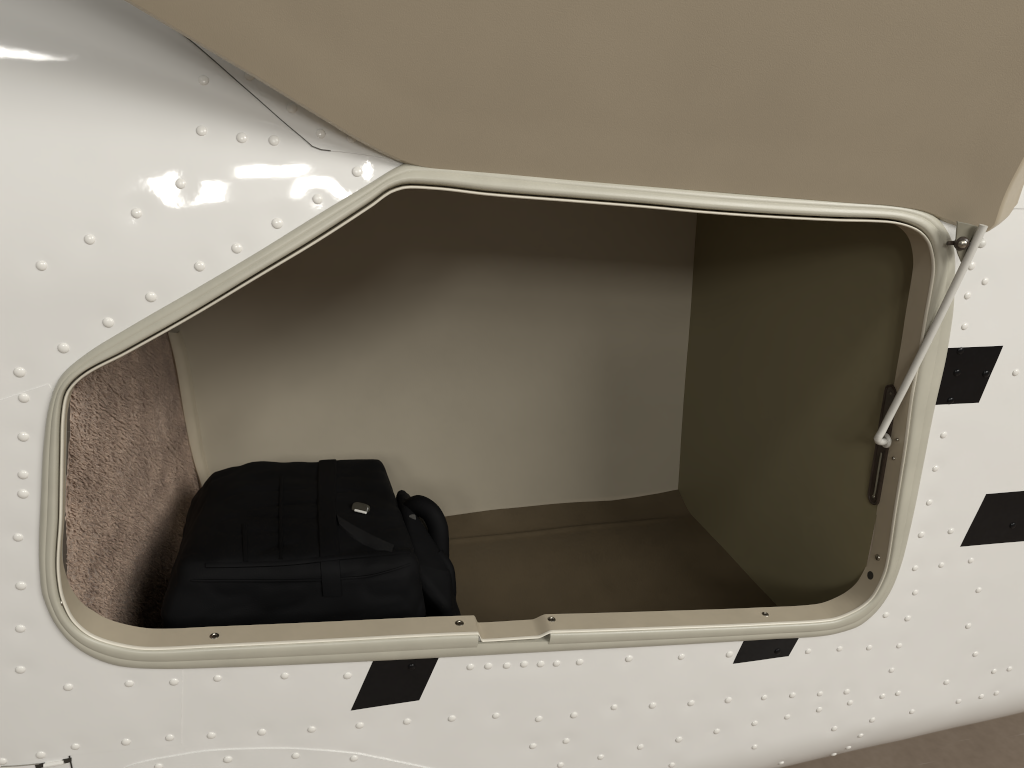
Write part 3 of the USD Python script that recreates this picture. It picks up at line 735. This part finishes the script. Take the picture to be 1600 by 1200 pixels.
ribbon([(497, 722), (495, 780), (498, 872), (503, 930)], [(527, 720), (526, 780), (532, 868), (536, 930)], 0.0030, 'web', 'strap', BAG)
ribbon([(378, 820), (379, 850), (380, 878)], [(386, 820), (387, 850), (388, 878)], 0.002, 'web', 'strap', BAG, 12)
ribbon([(438, 745), (436, 800), (436, 874)], [(444, 745), (442, 800), (442, 874)], 0.0020, 'web', 'strap', BAG, 16)
ribbon([(526, 806), (560, 826), (616, 853)], [(530, 822), (556, 844), (612, 866)], 0.0030, 'grey_cloth', 'strap', BAG, 20, label='short charcoal strap below the badge')
ribbon([(322, 880), (420, 878), (540, 867), (640, 858)], [(322, 888), (420, 886), (540, 875), (640, 866)], 0.0026, 'web', 'piping', BAG, 40)
ribbon([(300, 905), (420, 905), (560, 900), (640, 880)], [(300, 909), (420, 909), (560, 904), (640, 884)], 0.0022, 'web', 'zip', BAG, 40)
# badge with its white bar
bq, bn = on_bag([(563, 797), (555, 798), (575, 803), (565, 801)], 0.0022)
if len(bq) == 4:
    axb = bq[2] - bq[1]; axb /= np.linalg.norm(axb); nb_ = -ray(np.array(563.), np.array(797.)); nb_ /= np.linalg.norm(nb_); nb_ = nb_ - axb * (nb_ @ axb); nb_ /= np.linalg.norm(nb_); crb = np.cross(nb_, axb)
    if crb[2] < 0: crb = -crb
    th = np.linspace(0, 2 * math.pi, 28, endpoint=False)
    rr2 = bq[0] + np.sign(np.cos(th))[:, None] * np.abs(np.cos(th))[:, None] ** 0.7 * axb * 0.0118 + np.sign(np.sin(th))[:, None] * np.abs(np.sin(th))[:, None] ** 0.7 * crb * 0.0072
    bd = obj('badge', plate([rr2 - nb_ * 0.004, rr2 + nb_ * 0.001, rr2 + (bq[0] - rr2) * 0.1 + nb_ * 0.002]), 'badge', BAG, smooth=30)
    cb = bq[3] - crb * 0.0006 + nb_ * 0.0022
    obj('badge_bar', tube([cb - axb * 0.0084, cb - axb * 0.008, cb + axb * 0.008, cb + axb * 0.0084], [0.0008, 0.0016, 0.0016, 0.0008], 10), 'badge_bar', bd)
# side pouch and handle at the right end
c2 = [top_at(628, 775, 0.27), top_at(636, 800, 0.22), top_at(650, 890, 0.14), top_at(690, 900, 0.15), np.array([0.085, 0.14, zf + 0.02]), np.array([0.07, 0.30, zf + 0.02]), top_at(640, 790, 0.30), top_at(694, 945, 0.12)]
pouch = to_tri(hull_pts(c2, [0.009, 0.010, 0.014, 0.012, 0.016, 0.016, 0.010, 0.010]).refine_to_length(0.006))
trimesh.smoothing.filter_taubin(pouch, iterations=8)
pouch = puff(pouch, 0.005, 9)
obj('end_pocket', pouch, 'cloth', BAG, smooth=True)
hp = smooth_line(np.vstack([top_at(640, 800, 0.23), top_at(656, 790, 0.22), top_at(674, 802, 0.21), top_at(685, 830, 0.20), top_at(686, 870, 0.19), top_at(676, 905, 0.18)]), 40)
obj('handle', tube(hp, 0.0140, 14, 0.9), 'web', BAG, smooth=60)
sp_ = smooth_line(np.vstack([top_at(684, 868, 0.17), top_at(700, 895, 0.155), top_at(702, 920, 0.15), top_at(695, 948, 0.15), top_at(672, 962, 0.15)]), 30)
obj('handle_flap', tube(sp_, 0.0105, 12, 0.8), 'web', BAG, smooth=60)
bk = top_at(646, 816, 0.205)
obj('buckle', tube(smooth_line(np.vstack([top_at(644, 806, 0.203), bk, top_at(650, 836, 0.203)]), 10), 0.0042, 10, 0.6), 'buckle', BAG, smooth=50)
obj('painted_highlight', tube(np.vstack([top_at(615, 798, 0.235), top_at(615.5, 820, 0.23)]), 0.0009, 8), 'buckle', BAG)  # thin grey line added to stand for a vertical highlight on the bag

# ------------------------------------------------------------------ the hangar floor
g = trimesh.creation.box((30, 30, 0.05)); g.apply_translation((0, 0, -1.175))
obj('hangar_floor', g, 'ground', smooth=False, label='brown polished concrete floor below the aircraft', category='floor', kind='structure')
